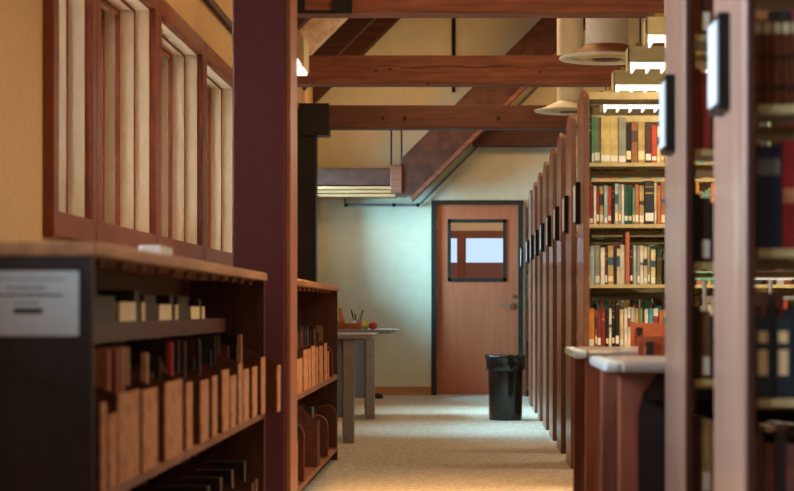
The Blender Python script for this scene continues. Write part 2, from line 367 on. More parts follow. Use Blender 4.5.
# rafters under the left slope
raf = [(10.2, 'beam_dark'), (12.1, 'beam_dark'), (14.0, 'beam_dark'), (15.6, 'beam_dark'), (17.1, 'beam_dark'), (18.65, 'rafter_lit'), (20.05, 'beam_dark'), (21.4, 'beam_dark')]
names = {18.65: 'pale lit rafter sloping up at top left, beside the purple column', 20.05: 'dark sloping rafter just behind the pale lit one',
         21.4: 'dark sloping rafter lying against the far wall at top left'}
for (Y, mt) in raf:
    m = MB().prism([(WL, CH+WL+3.87), (RX, CH+RX+3.87), (RX, roofz(RX)), (WL, roofz(WL))], 'y', Y, Y+0.18)
    o = m.build('sloping_rafter', M[mt], bevel=0.005)
    tag(o, names.get(Y, 'dark rafter under the ceiling above the aisle, out of view overhead'), 'rafter', 'rafters under the sloped ceiling')
# pipe on the far wall
Yp = 21.58
m = MB().tube([(wx(345, Yp), Yp, wz(196, Yp)), (wx(345, Yp), Yp, wz(203.5, Yp)), (wx(346.5, Yp), Yp, wz(205, Yp)), (wx(417, Yp), Yp, wz(205, Yp)), (wx(421, Yp), Yp, wz(203, Yp)), (wx(494, Yp), Yp, wz(130, Yp)), (wx(560, Yp), Yp, wz(64, Yp))], 0.013, 10)
o = m.build('conduit_pipe', M['desk_grey'], smooth=True); tag(o, 'thin grey pipe running along the far wall and bending up beside the truss', 'pipe')
m = MB()
for xx, yy in ((346, 205), (394, 205), (418, 205)): m.tube([(wx(xx-1.5, Yp), Yp, wz(yy, Yp)), (wx(xx+1.5, Yp), Yp, wz(yy, Yp))], 0.02, 10)
m.build('pipe_fitting', M['black_steel'], o)
o = MB().tube([(wx(453.6, Yp), Yp+0.03, wz(92, Yp)), (wx(453.6, Yp), Yp+0.03, 4.6)], 0.02, 8).build('vertical_conduit', M['black_steel']); tag(o, 'dark vertical conduit on the far wall above the second tie beam', 'pipe')

# ------------------------------------------------------------------ purple column
cl = thing('square_column', (-0.89, 8.6, 0), 'tall purple-brown square column between the two low bookcases', 'column')
MB().box(wx(232, 8.6), -0.785, 8.6, 8.95, 0, 3.7).build('column_shaft', M['column'], cl, bevel=0.01)
MB().box(-0.785, -0.763, 8.61, 8.94, 0, 3.7).build('column_edge', M['column_edge'], cl, bevel=0.004)
# sconce behind the column
sc = thing('wall_sconce', (-0.79, 9.1, 2.0), 'small tan lamp with a glowing underside mounted on the column back', 'lamp')
ys = 8.952; z = lambda p: wz(p, 9.1)
m = MB().prism([(-0.90, z(18)), (-0.79, z(25)), (-0.735, z(42)), (-0.735, z(70)), (-0.90, z(70))], 'y', ys, ys+0.28); m.build('lamp_housing', M['duct_in'], sc)
MB().prism([(-0.90, z(70)), (-0.742, z(70)), (-0.742, z(72.5)), (-0.90, z(72.5))], 'y', ys+0.01, ys+0.27).build('lamp_diffuser', M['sconce_lit'], sc)
MB().prism([(-0.79, z(54)), (-0.744, z(69)), (-0.79, z(69))], 'y', ys-0.002, ys+0.004).build('lamp_end_glow', M['sconce_lit'], sc)

# ------------------------------------------------------------------ low bookcases (left)
BX = -0.80; TZ0, TZ1 = 1.035, 1.066; SZ = 0.525
def bookcase(y0, y1, label, double, name='low_bookcase'):
    bw = 0.60 if double else 0.42
    bc = thing(name, (BX-bw/2, y0, 0), label, 'bookcase')
    xb = BX-bw
    for i, (ya, yb, mt) in enumerate(((y0, y0+0.025, 'case_end'), (y1-0.025, y1, 'case_dark'))):
        MB().box(xb, BX, ya, yb, 0, TZ0).build('end_panel', M[mt], bc, bevel=0.002)
    MB().box(xb-0.01, BX+0.008, y0-0.004, y1+0.01, TZ0, TZ1).build('bookcase_top', M['case_top'], bc, bevel=0.005)
    MB().box(xb, BX, y0+0.025, y1-0.025, SZ-0.028, SZ).build('shelf', M['shelf_wood'], bc)
    MB().box(xb, BX, y0+0.025, y1-0.025, 0.06, 0.085).build('shelf', M['shelf_wood'], bc)
    MB().box(xb+0.04, BX-0.04, y0+0.025, y1-0.025, 0, 0.06).build('plinth', M['case_end'], bc)
    m = MB(); xm = (xb+BX)/2 if double else xb+0.01
    if double:
        a, b = xm-0.008, xm+0.008
        m.box(a, b, y0+0.025, y1-0.025, 0.085, SZ-0.028); m.box(a, b, y0+0.025, y1-0.025, SZ, 0.888)
        m.box(a, b, y0+0.025, y1-0.025, 0.948, TZ0)
        m.box(a, b, y0+0.025, y1-0.025, 0.888, 0.948)
        MB().box(b, b+0.14, y0+0.025, y1-0.025, 0.872, 0.888).box(b+0.128, b+0.14, y0+0.025, y1-0.025, 0.835, 0.872).build('narrow_ledge', M['case_dark'], bc)
    else:
        m.box(xb, xb+0.012, y0+0.025, y1-0.025, 0.085, TZ0)
    m.build('back_panel', M['case_dark'], bc)
    m = MB(); yy = y0+0.25
    while yy < y1-0.1:
        MB().tube([(BX-0.03, yy, TZ0-0.018), (BX-0.03, yy, TZ0)], 0.010, 8).build('shelf_stud', M['plate_arch'], bc); yy += 0.28
    return bc
bc1 = bookcase(4.26, 7.88, 'long low dark bookcase under the windows with a white notice on its end', True)
bc2 = bookcase(9.0, 12.27, 'low brown bookcase standing beyond the purple column', False)
# notice
YN = 4.26
no = thing('notice', (-0.92, YN, 0.86), 'white printed notice taped to the dark end of the near bookcase', 'sign')
X0, X1, Z0, Z1 = wx(-60, YN), wx(79, YN), wz(336, YN), wz(271, YN)
MB().box(X0, X1, YN-0.004, YN-0.0005, Z0, Z1).build('paper', M['card_blue'], no)
def line(name, a, b, yc, h, n):
    m = MB(); xs = a
    while xs < b:
        wdt = R.uniform(2.2, 5.0); m.box(wx(xs, YN), wx(min(xs+wdt, b), YN), YN-0.0052, YN-0.004, wz(yc+h/2, YN), wz(yc-h/2, YN)); xs += wdt + R.uniform(0.7, 1.3)
    m.build(name, M['ink'], no)
line('text_line', -4, 66, 279, 1.2, 1); line('text_line', 8, 46, 288, 1.8, 1); line('text_line', -2, 64, 295, 2.2, 1); line('text_line', 16, 40, 303, 1.6, 1)
m = MB().box(wx(14, YN), wx(43, YN), YN-0.0052, YN-0.004, wz(313.5, YN), wz(308.5, YN)); m.build('text_line', M['ink'], no)
# small things on top
o = MB().box(-0.86, -0.80, 5.22, 5.42, TZ1, TZ1+0.022).build('white_box', M['white'], bevel=0.003); tag(o, 'small flat white box lying on top of the near bookcase', 'box')
o = MB().box(-0.84, -0.80, 9.22, 9.26, TZ1, TZ1+0.10).box(-0.835, -0.805, 9.225, 9.255, TZ1+0.10, TZ1+0.115).build('white_bottle', M['white'], bevel=0.004); tag(o, 'small white bottle on the far low bookcase beside the column', 'bottle')

for i, (p, q, mt, h_, lb) in enumerate(((5.54, 5.81, 'white', .055, 'wide cream card box, nearest on the narrow ledge under the bookcase top'), (5.92, 5.975, 'white', .055, 'slim cream card box, second on the narrow ledge under the bookcase top'),
        (6.25, 6.51, 'white', .05, 'wide cream card box in the middle of the narrow bookcase ledge'), (6.6, 6.66, 'white', .05, 'slim cream card box beyond the middle of the narrow ledge'), (6.97, 7.19, 'white', .045, 'wide cream card box far along the narrow bookcase ledge'), (7.27, 7.33, 'white', .045, 'slim cream card box furthest along the narrow ledge'),
        (5.1, 5.5, 'case_end', .07, 'dark box at the near end of the narrow bookcase ledge'), (5.815, 5.915, 'case_end', .09, 'dark box between the two nearest cream card boxes'), (5.98, 6.22, 'case_end', .08, 'broad dark box before the middle cream card box'),
        (6.515, 6.59, 'case_end', .08, 'dark box between the two middle cream card boxes'), (6.68, 6.94, 'case_end', .08, 'broad dark box beyond the middle of the narrow ledge'), (7.195, 7.265, 'case_end', .07, 'dark box between the two furthest cream card boxes'))):
    xf = -0.965 if mt == 'white' else -0.97
    o = MB().box(-1.075, xf, p, q, 0.888, 0.888+h_).build('card_box', M['cream_card'] if mt == 'white' else M[mt]); tag(o, lb, 'box', 'small boxes on the narrow ledge')
# magazine files: open-topped slanted boxes facing +X
def mfile(y0, y1, z0, h, hb, xf, label, group, mat='file_tan', dep=0.24, side='file_brown', mags=True, name='magazine_file'):
    xb = xf-dep; t = 0.004
    r = thing(name, (xf-dep/2, (y0+y1)/2, z0), label, 'magazine file', group)
    MB().box(xf-t, xf, y0, y1, z0, z0+h).build('front_panel', M[mat], r)
    m = MB()
    for ya in (y0, y1-t): m.prism([(xb, z0), (xf-t, z0), (xf-t, z0+h), (xb+dep*0.25, z0+hb), (xb, z0+hb)], 'y', ya, ya+t)
    m.box(xb, xf-t, y0+t, y1-t, z0, z0+t); m.box(xb, xb+t, y0+t, y1-t, z0, z0+hb)
    m.build('file_sides', M[side], r)
    return r
def mag(y0, y1, z0, h, x0, x1, c, label, group='magazines standing in the files'):
    o = MB().box(x0, x1, y0, y1, z0, z0+h).build('magazine', bookmat(c)); return tag(o, label, 'magazine', group)
G1 = 'magazine files on the middle shelf of the near bookcase'
near = [(4.30, 4.36, .195), (4.39, 4.49, .165), (4.51, 4.80, .205), (4.85, 5.08, .20), (5.21, 5.52, .205), (5.60, 5.72, .19), (5.90, 6.08, .185), (6.17, 6.29, .19), (6.42, 6.60, .20),
        (6.64, 6.80, .175), (6.87, 6.985, .21), (7.02, 7.20, .185), (7.31, 7.48, .185), (7.55, 7.70, .215)]
desc = ['narrow pale magazine file nearest the white notice', 'short pale magazine file, second from the notice', 'wide pale magazine file, widest of the near group', 'wide tan magazine file with a ragged left edge',
        'broad tan magazine file just left of the brown gap', 'slim tan file at the brown gap in the row', 'pale magazine file at the middle of the row', 'thin magazine file right of the middle of the row',
        'mid-width pale file in the far half of the row', 'lower-topped pale file in the far half of the row', 'tall thin file in the far half of the row', 'mottled pale file, fourth from the far end',
        'plain tan file, third from the far end of the row', 'tall tan file next to the one that sticks out']
cols = [(34, 22, 20), (50, 28, 24), (66, 40, 30), (30, 20, 20), (70, 30, 26), (28, 22, 22), (60, 40, 30), (96, 46, 34), (30, 24, 24)]
for i, (a, b, h) in enumerate(near):
    mfile(a, b, SZ, h, h+0.07, BX+0.012 if i < 13 else BX+0.02, desc[i]+' on the near bookcase', G1)
    n = max(1, int((b-a)/0.05))
    for j in range(n):
        ya = a+0.006+(b-a-0.012)*j/n; th = min(0.02, (b-a-0.012)/n*0.8)
        hh = R.choice([0.22, 0.24, 0.30, 0.26]); c = cols[(i*3+j) % len(cols)]
        mag(ya, ya+th, SZ+0.005, hh, BX-0.22, BX-0.03-R.uniform(0, 0.05), c, 'magazine standing inside the %s' % desc[i])
mfile(7.72, 7.845, SZ, 0.18, 0.27, BX+0.065, 'pale file sticking out at the far end of the near bookcase row', G1)
# red and pale leaning magazines seen above the files, dark rows between
for i, (yy, c, lab) in enumerate(((4.83, (186, 140, 108), 'pale upright magazine in the gap after the widest file'), (5.12, (214, 160, 120), 'tall pale magazine between two wide files on the near bookcase'), (5.55, (178, 52, 48), 'red magazine behind the brown gap of the row'),
                     (4.57, (196, 122, 84), 'tall orange-tan magazine rising behind the wide near file'), (4.68, (170, 84, 76), 'tall rose magazine rising behind the wide near file'), (4.76, (206, 150, 112), 'tall cream magazine rising behind the wide near file'), (5.80, (60, 26, 20), 'dark brown magazine in the gap of the file row'), (6.12, (40, 24, 22), 'black magazine beside the middle file'), (7.25, (190, 140, 108), 'thin pale card standing between two far files'))):
    mag(yy-0.01, yy+0.012, SZ+0.005, 0.30 if i != 1 else 0.28, BX-0.035 if i not in (3, 4, 5) else BX-0.06, BX-0.02, c, lab)
G2 = 'magazine files on the bottom shelf of the near bookcase'
ly = 5.9; k = 0
while ly < 7.75:
    hh = R.uniform(0.16, 0.2)
    mfile(ly, ly+0.09, 0.085, hh, hh+0.09, BX-0.01, 'dark brown slanted magazine file low in shadow on the near bookcase', G2, mat='file_brown', side='case_dark')
    if k % 2: mag(ly+0.02, ly+0.075, 0.09, 0.26, BX-0.23, BX-0.04, (40, 28, 26), 'dark magazines in a low shadowed file', 'magazines low on the near bookcase')
    ly += 0.2 if k % 3 else 0.13; k += 1
# far bookcase content
G3 = 'magazine files on the middle shelf of the far low bookcase'
fx = [(9.28, 9.62, .165), (9.70, 9.95, .20), (9.99, 10.12, .20), (10.18, 10.44, .21), (10.5, 10.62, .20), (10.72, 10.98, .2), (11.1, 11.3, .21), (11.36, 11.46, .16)]
fdesc = ['lowest pale file beside the column', 'second pale file from the column', 'thin third file from the column', 'broad fourth file from the column', 'slim file in the middle', 'broad file right of the middle', 'tall last file', 'short end file by the arched bookend']
for i, (a, b, h) in enumerate(fx):
    mfile(a, b, SZ, h, h+0.06, BX+0.004, fdesc[i]+' on the far low bookcase', G3)
    n = max(1, int((b-a)/0.05))
    for j in range(n):
        ya = a+0.006+(b-a-0.012)*j/n
        mag(ya, ya+0.022, SZ+0.005, R.uniform(0.27, 0.31), BX-0.22, BX-0.03, [(30, 22, 24), (40, 26, 24), (150, 80, 50), (60, 60, 60), (26, 20, 20)][(i+j) % 5], 'magazine standing in the %s' % fdesc[i], 'magazines in the far bookcase files')
def arch(y, z0, h, label, x=BX+0.004, wdt=0.13):
    """arched plate bookend seen nearly face-on, plate across the shelf"""
    pts = []; x1, x0 = x, x-wdt; r = wdt/2
    pts = [(x0, z0), (x1, z0), (x1, z0+h-r)]
    for i in range(1, 10):
        a = math.pi*i/10; pts.append(((x0+x1)/2+r*math.cos(a), z0+h-r+r*math.sin(a)))
    pts.append((x0, z0+h-r))
    o = thing('arched_bookend', ((x0+x1)/2, y, z0), label, 'bookend', 'arched bookends on the far low bookcase')
    MB().prism(pts, 'y', y, y+0.003).build('upright_plate', M['case_dark'], o)
    m = MB().tube([(x1, y, z0), (x1, y, z0+h-r)] + [((x0+x1)/2+r*math.cos(math.pi*i/10), y, z0+h-r+r*math.sin(math.pi*i/10)) for i in range(1, 10)] + [(x0, y, z0+h-r), (x0, y, z0)], 0.004, 6)
    m.build('rolled_edge', M['plate_arch'], o)
    MB().box(x0, x1, y-0.1, y, z0, z0+0.003).build('foot_plate', M['plate_arch'], o)
arch(11.75, SZ, 0.19, 'arched bronze bookend at the far end of the middle shelf')
arch(12.12, 0.085, 0.26, 'arched bookend furthest along the bottom shelf')
arch(11.35, 0.085, 0.24, 'middle arched bookend on the bottom shelf beside the black file')
arch(9.7, 0.085, 0.29, 'arched bookend nearest the column on the bottom shelf')
mfile(10.62, 10.80, 0.085, 0.24, 0.42, BX, 'large brown slanted file with black magazines on the bottom shelf', 'magazine files on the bottom shelf of the far low bookcase', mat='file_brown')
o = MB().box(BX-0.22, BX-0.03, 10.63, 10.79, 0.09, 0.40).build('magazine_bundle', M['mag_dark']); tag(o, 'black bundle of magazines in the large slanted file', 'magazines')
mfile(9.32, 9.40, 0.085, 0.22, 0.30, BX, 'small tan file beside the column on the bottom shelf', 'magazine files on the bottom shelf of the far low bookcase')

# ------------------------------------------------------------------ tall stacks (right)
SX = 0.595; XR = 2.45; SD = 0.59
SHZ = [1.680, 1.363, 1.052, 0.729, 0.41, 0.10]; ST = 2.013
def stack(y0, label, depth=SD, xr=XR, single=False):
    s = thing('library_stack', (SX+0.5, y0, 0), label, 'bookshelf', 'tall library stacks along the right of the aisle')
    for i, xa in enumerate((SX, xr)):
        m = MB().prism([(y0, 0), (y0+depth, 0), (y0+depth, 2.03), (y0+depth*0.62, 2.075), (y0+depth*0.38, 2.075), (y0, 2.03)], 'x', xa, xa+(0.018 if y0 < 8 else 0.028))
        m.build('end_panel', M['panel' if y0 < 8 else 'panel_row_unlit'], s, bevel=0.004)  # same kind of panel: window-lit tone near, unlit tone in the row
    MB().box(SX+0.003, SX+(0.021 if y0 < 8 else 0.030), y0-0.012, y0-0.0005, 0.0, 2.02).build('edge_shade_strip', M['edge_shade' if y0 > 8 else 'case_dark'], s, bevel=0.002)  # dark strip added to paint the shade on the front edge
    m = MB().box(SX+0.028, xr, y0+0.01, y0+0.28, 2.008, 2.045); m.build('canopy_top', M['steel_beige'], s)
    for z in SHZ:
        m = MB(); half = depth/2-0.02
        m.box(SX+0.03, xr, y0+0.012, y0+0.012+0.23, z-0.018, z)
        if not single: m.box(SX+0.03, xr, y0+depth-0.012-0.23, y0+depth-0.012, z-0.018-0.02, z-0.02)
        m.build('shelf', M['steel_beige'], s)
    m = MB()
    for xa in (SX+0.03, SX+0.92, xr-0.04):
        m.box(xa, xa+0.03, y0+depth/2-0.02, y0+depth/2+0.02, 0, 2.0)
    m.build('upright_post', M['steel_beige'], s)
    MB().box(SX+0.03, xr, y0+0.03, y0+depth-0.03, 0, SHZ[-1]-0.04).build('plinth', M['case_end'], s)
    # label holder on the aisle face
    m = MB(); ya, yb, za, zb = y0+depth*0.47, y0+depth*0.47+0.155, 1.388, 1.585; x1 = SX; x0 = SX-0.026
    m.box(x0, x1, ya-0.012, ya, za-0.012, zb+0.012); m.box(x0, x1, yb, yb+0.006, za-0.012, zb+0.012); m.box(x0, x1, ya, yb, za-0.012, za); m.box(x0, x1, ya, yb, zb, zb+0.012); m.box(x0+0.016, x1, ya, yb, za, zb)
    h = m.build('label_holder', M['black_steel'], s)
    MB().box(x0-0.004, x0+0.015, ya+0.004, yb-0.004, za+0.004, zb-0.004).build('label_card', M['card_blue'], h)
    return s
NY = [4.30, 5.5]
FY = [10.31 + 1.25*i for i in range(8)]
stack(NY[0], 'nearest blurred stack at the right edge, with blue and red volumes', depth=0.54)
stack(NY[1], 'second blurred wooden stack, left of the nearest one', depth=0.54)
stack(FY[0], 'cream-shelved stack full of books behind the tables')
ordn = ['second', 'third', 'fourth', 'fifth', 'sixth', 'seventh', 'eighth']
for i, y0 in enumerate(FY[1:]):
    stack(y0, 'stack end panel, %s in the long row leading to the door' % ordn[i], xr=1.6 if i > 1 else XR)
stack(21.28, 'last shelf against the far wall beside the door frame', depth=0.34, xr=1.6, single=True)

# books: spine towards the camera
lastbook = [None]
def book(x0, x1, y, z0, h, c, label, group, lab=True, depth=0.19, labc='white', lz=None, parts=True, band=None):
    m = MB(); g = 0.0006; x0 += g; x1 -= g; t = min(0.003, (x1-x0)*0.2)
    m.box(x0, x1, y, y+t, z0, z0+h)                    # spine
    m.box(x0, x0+t, y+t, y+depth, z0, z0+h); m.box(x1-t, x1, y+t, y+depth, z0, z0+h)
    if not parts: m.mi = 1; m.box(x0+t, x1-t, y+t, y+depth-0.004, z0+0.003, z0+h-0.004)
    o = m.build('book', [bookmat(c), M['pages']])
    tag(o, label, 'book', group); lastbook[0] = o
    if parts:
        MB().box(x0+t, x1-t, y+t, y+depth-0.004, z0+0.003, z0+h-0.004).build('page_block', M['pages'], o)
    if lab:
        a, b = lz if lz else (0.012, 0.062)
        MB().box(x0+t*0.5, x1-t*0.5, y-0.0008, y, z0+a, z0+min(b, h*0.5) if not lz else z0+b).build('spine_label', M[labc], o)
    if band:
        for (bc_, a, b) in band:
            MB().box(x0, x1, y-0.0007, y, z0+a, z0+b).build('spine_band', bookmat(bc_), o)
    return o
CN = [((34, 26, 24), 'black'), ((60, 140, 96), 'green'), ((120, 130, 104), 'grey-green'), ((206, 184, 120), 'straw yellow'), ((150, 150, 132), 'grey'), ((156, 104, 66), 'light brown'),
      ((190, 160, 104), 'tan'), ((88, 48, 32), 'dark brown'), ((190, 72, 52), 'red'), ((216, 200, 150), 'cream'), ((130, 44, 40), 'maroon'), ((222, 218, 204), 'white'), ((150, 176, 176), 'grey-blue'),
      ((44, 84, 66), 'dark green'), ((90, 150, 130), 'teal'), ((190, 112, 66), 'orange-brown'), ((60, 150, 176), 'blue'), ((206, 130, 50), 'orange'), ((180, 180, 170), 'pale grey'), ((40, 40, 50), 'charcoal')]
CD = {n: c for c, n in CN}
GB = 'books on the cream-shelved stack behind the tables'
def row(Y, z0, s, ox, sc, hs, shelfname, group, **kw):
    n = len(s)
    for i, (a, b, cn, hh) in enumerate(s):
        lab = '%s book, number %d from the left on the %s of the cream-shelved stack' % (cn, i+1, shelfname)
        if i == 0: lab = '%s book at the left end of the %s of the cream-shelved stack' % (cn, shelfname)
        nb = {1: 'second', 2: 'third', 3: 'fourth', 4: 'fifth', 5: 'sixth', 6: 'seventh', 7: 'eighth', 8: 'ninth', 9: 'tenth', 10: 'eleventh', 11: 'twelfth', 12: 'thirteenth', 13: 'fourteenth', 14: 'fifteenth', 15: 'sixteenth', 16: 'seventeenth', 17: 'eighteenth', 18: 'nineteenth'}
        if i in nb: lab = '%s book, %s from the left on the %s of the cream-shelved stack' % (cn, nb[i], shelfname)
        dark = cn in ('black', 'charcoal', 'dark green', 'maroon', 'dark brown')
        band = None
        h = hh
        if cn in ('white', 'cream', 'pale grey', 'tan', 'light brown'):
            band = [(R.choice([(90, 60, 50), (60, 60, 60), (150, 60, 50), (60, 90, 110)]), h*0.5, h*R.uniform(0.55, 0.85))] if R.random() < 0.5 else None
        elif dark and R.random() < 0.6: band = [((180, 150, 90), h*0.7, h*0.73), ((180, 150, 90), h*0.85, h*0.87)]
        la = R.uniform(0.004, 0.02)
        book(wx(ox+sc*a, Y), wx(ox+sc*b, Y), Y+0.0+R.uniform(-0.0, 0.012), z0, h, CD[cn], lab, group, band=band, lab=(R.random() < 0.72), labc=R.choice(['white', 'cream_card', 'white']), lz=(la, la+R.uniform(0.02, 0.045)), **kw)
Y0 = FY[0]+0.02
row(Y0, SHZ[0], [(36, 62, 'black', .235), (64, 77, 'green', .24), (78, 112, 'grey-green', .24), (114, 166, 'straw yellow', .24), (167, 211, 'straw yellow', .24), (212, 252, 'grey', .235), (253, 281, 'black', .195),
                 (282, 316, 'light brown', .215), (318, 356, 'tan', .215), (357, 390, 'dark brown', .205), (392, 420, 'red', .195), (422, 440, 'cream', .19), (441, 462, 'tan', .215), (464, 485, 'white', .2)], 580, .183, None, 'top book shelf', GB)
row(Y0, SHZ[1], [(40, 55, 'maroon', .19), (56, 73, 'maroon', .205), (75, 89, 'white', .2), (90, 106, 'maroon', .185), (108, 131, 'tan', .195), (132, 151, 'grey-blue', .2), (152, 173, 'red', .195), (175, 188, 'black', .2), (190, 210, 'pale grey', .21),
                 (211, 225, 'grey', .205), (227, 241, 'white', .2), (242, 263, 'dark green', .2), (264, 286, 'dark green', .2), (287, 300, 'teal', .19), (301, 322, 'orange-brown', .205), (325, 351, 'tan', .2), (355, 405, 'charcoal', .225),
                 (407, 420, 'cream', .215), (422, 441, 'orange-brown', .2), (443, 466, 'light brown', .22)], 580, .183, None, 'second shelf', GB)
row(Y0, SHZ[2], [(33, 46, 'orange-brown', .17), (47, 66, 'grey-blue', .2), (68, 90, 'grey', .205), (92, 111, 'white', .19), (112, 123, 'dark brown', .185), (125, 150, 'tan', .2), (152, 164, 'charcoal', .2), (165, 179, 'cream', .185),
                 (180, 201, 'white', .205), (224, 236, 'charcoal', .2), (238, 253, 'pale grey', .205), (255, 268, 'grey', .2), (269, 282, 'white', .2), (284, 301, 'cream', .195), (302, 315, 'grey', .195), (317, 336, 'cream', .18)], 580, .224, None, 'third shelf', GB)
row(Y0, SHZ[3], [(34, 65, 'orange', .2), (67, 76, 'light brown', .19), (77, 94, 'maroon', .2), (95, 113, 'maroon', .2), (115, 129, 'black', .195), (130, 141, 'white', .2), (142, 156, 'black', .215), (158, 176, 'black', .215), (178, 196, 'cream', .195),
                 (198, 212, 'white', .2), (213, 226, 'white', .205), (227, 245, 'pale grey', .2), (247, 262, 'tan', .2), (264, 281, 'grey-green', .2), (289, 306, 'white', .195), (308, 326, 'blue', .2), (328, 350, 'white', .2), (354, 371, 'orange-brown', .19), (372, 388, 'tan', .19)], 580, .224, None, 'fourth shelf', GB)
# white panels on the charcoal book
for (a, b) in ((0.03, 0.12), (0.15, 0.17)):
    pass
# brown wooden divider on third shelf
o = MB().box(wx(580+.224*203, Y0), wx(580+.224*221, Y0), Y0, Y0+0.2, SHZ[2], SHZ[2]+0.27).build('shelf_divider', M['door'], bevel=0.003); tag(o, 'orange-brown wooden divider block among the third shelf books', 'divider')

# near stack N2: shelves at the right edge
YN2 = NY[0]+0.02; GN = 'books in the nearest blurred stack'
for i in range(6):
    xa = 753+i*9.6
    book(wx(xa, YN2), wx(xa+9.0, YN2), YN2, SHZ[1], .185, (96, 50, 28) if i % 2 else (112, 60, 32), '%s brown volume from the left on the upper shelf at right edge' % ['first', 'second', 'third', 'fourth', 'fifth', 'sixth'][i], GN, lab=True, labc='lamp_body', lz=(0.155, 0.178), band=[((40, 24, 20), 0.10, 0.108), ((60, 30, 22), 0.03, 0.045)])
book(wx(756, YN2), wx(781, YN2), YN2, SHZ[2], .225, (30, 44, 70), 'thick dark blue volume with a pale title band at the right edge', GN, lab=True, labc='desk_grey', lz=(0.16, 0.195))
book(wx(782, YN2), wx(812, YN2), YN2, SHZ[2], .235, (140, 30, 30), 'thick red volume at the far right edge of the view', GN, lab=True, labc='file_tan', lz=(0.10, 0.13))
for i in range(3):
    xa = 753.5+i*20.5
    book(wx(xa, YN2), wx(xa+19.5, YN2), YN2, SHZ[3], .175, (40, 54, 66), '%s slate volume with white labels on the lower shelf at right edge' % ['left', 'middle', 'rightmost'][i], GN, lab=False)
    bk_ = lastbook[0]
    for (za, zb) in ((0.05, 0.105), (0.12, 0.145)):
        MB().box(wx(xa+4.5, YN2), wx(xa+14, YN2), YN2-0.0009, YN2, SHZ[3]+za, SHZ[3]+zb).build('spine_label', M['cream_card'], bk_)
for i in range(5):
    xa = 753+i*11
    book(wx(xa, YN2), wx(xa+10.3, YN2), YN2, SHZ[4], .24-0.02*(i % 2), [(90, 44, 26), (110, 60, 34), (40, 30, 34), (120, 70, 60), (70, 30, 24)][i], '%s reddish volume at the bottom right corner of the view' % ['first', 'second', 'third', 'fourth', 'fifth'][i], GN, lab=False, band=[((180, 150, 120), 0.05, 0.08)])
for i in range(5):
    xa = 753+i*11
    book(wx(xa, YN2), wx(xa+10.3, YN2), YN2, SHZ[0], .22, [(60, 30, 22), (90, 50, 30)][i % 2], 'dark volume above the brown set, mostly beyond the top edge', GN, lab=False)
# N1 sliver
YN1 = NY[1]+0.02; GM = 'books in the second blurred stack'
lists = [(SHZ[0], .2, [(110, 60, 40), (80, 44, 30), (120, 50, 40)], 'topmost'), (SHZ[1], .225, [(110, 52, 34), (150, 52, 48), (96, 46, 34)], 'upper'), (SHZ[2], .19, [(34, 30, 34), (60, 40, 34), (40, 30, 30)], 'middle'),
         (SHZ[3], .2, [(54, 34, 26), (120, 90, 60), (50, 40, 40)], 'lower'), (SHZ[4], .22, [(70, 36, 28), (176, 146, 104), (170, 136, 96)], 'lowest visible')]
for z, h, cs, nm in lists:
    for i, c in enumerate(cs):
        xa = 692+i*9.5
        book(wx(xa, YN1), wx(xa+9, YN1), YN1, z, h-0.012*i, c, '%s blurred book on the %s shelf between the two near end panels' % (['left', 'middle', 'right'][i], nm), GM, lab=(i == 1 and nm != 'upper'))
# slit books: the first book on each shelf of the stacks behind, seen between the end panels
for si, y0 in enumerate(FY[1:]):
    for zi, z in enumerate(SHZ):
        c = R.choice(CN)[0]
        book(SX+0.032, SX+0.072, y0+0.02, z, R.uniform(.19, .25), c, 'book just inside the %s end panel of the row, on %s shelf' % (ordn[si], ['the top', 'the second', 'the third', 'the fourth', 'the fifth', 'the lowest'][zi]), 'first books inside the row of end panels', parts=False)
# everything else on the shelves
fill = MB(); pal = [c for c, n in CN]
fm = [bookmat(c) for c in pal] + [M['pages']]
def fillrow(xa, xb, ya, yb, z, front=True, hmin=.17, hmax=.25):
    x = xa
    while x < xb-0.012:
        w_ = R.uniform(0.014, 0.042); w_ = min(w_, xb-x)
        if R.random() < 0.05: x += R.uniform(0.03, 0.10); continue
        fill.mi = R.choice([0, 7, 10, 5, 19, 7]) if ya < 6 else R.randrange(len(pal)); h = R.uniform(hmin, hmax)
        fill.box(x+0.0005, x+w_-0.0005, ya+R.uniform(0, 0.02), yb, z, z+h); x += w_
for y0 in NY+FY+[21.28]:
    isN = y0 in NY; single = y0 > 21
    x1 = XR if (isN or y0 < 13) else 1.6
    for z in SHZ:
        if y0 == FY[0]:
            xs = wx(580+.224*392, Y0) if z in SHZ[:4] else SX+0.035
            if z == SHZ[2]: xs += 0.0
        elif y0 == NY[0]: xs = wx(815, YN2)
        elif y0 == NY[1]: xs = wx(722, YN1)
        elif single: xs = SX+0.035
        else: xs = SX+0.074
        fillrow(xs, x1-0.005, y0+0.02, y0+0.2, z, hmin=.16)
        # the back side, its books set lower than the front row tops so the gap above shows through
        if not single and not (y0 == NY[1]) and not y0 == NY[0]:
            fillrow(SX+0.035, x1-0.005, y0+0.36, y0+0.56, z-0.02, hmin=.14, hmax=.2)
fo = fill.build('shelved_books', fm); tag(fo, 'remaining rows of mixed library books filling the tall stacks', 'books', None, 'stuff')

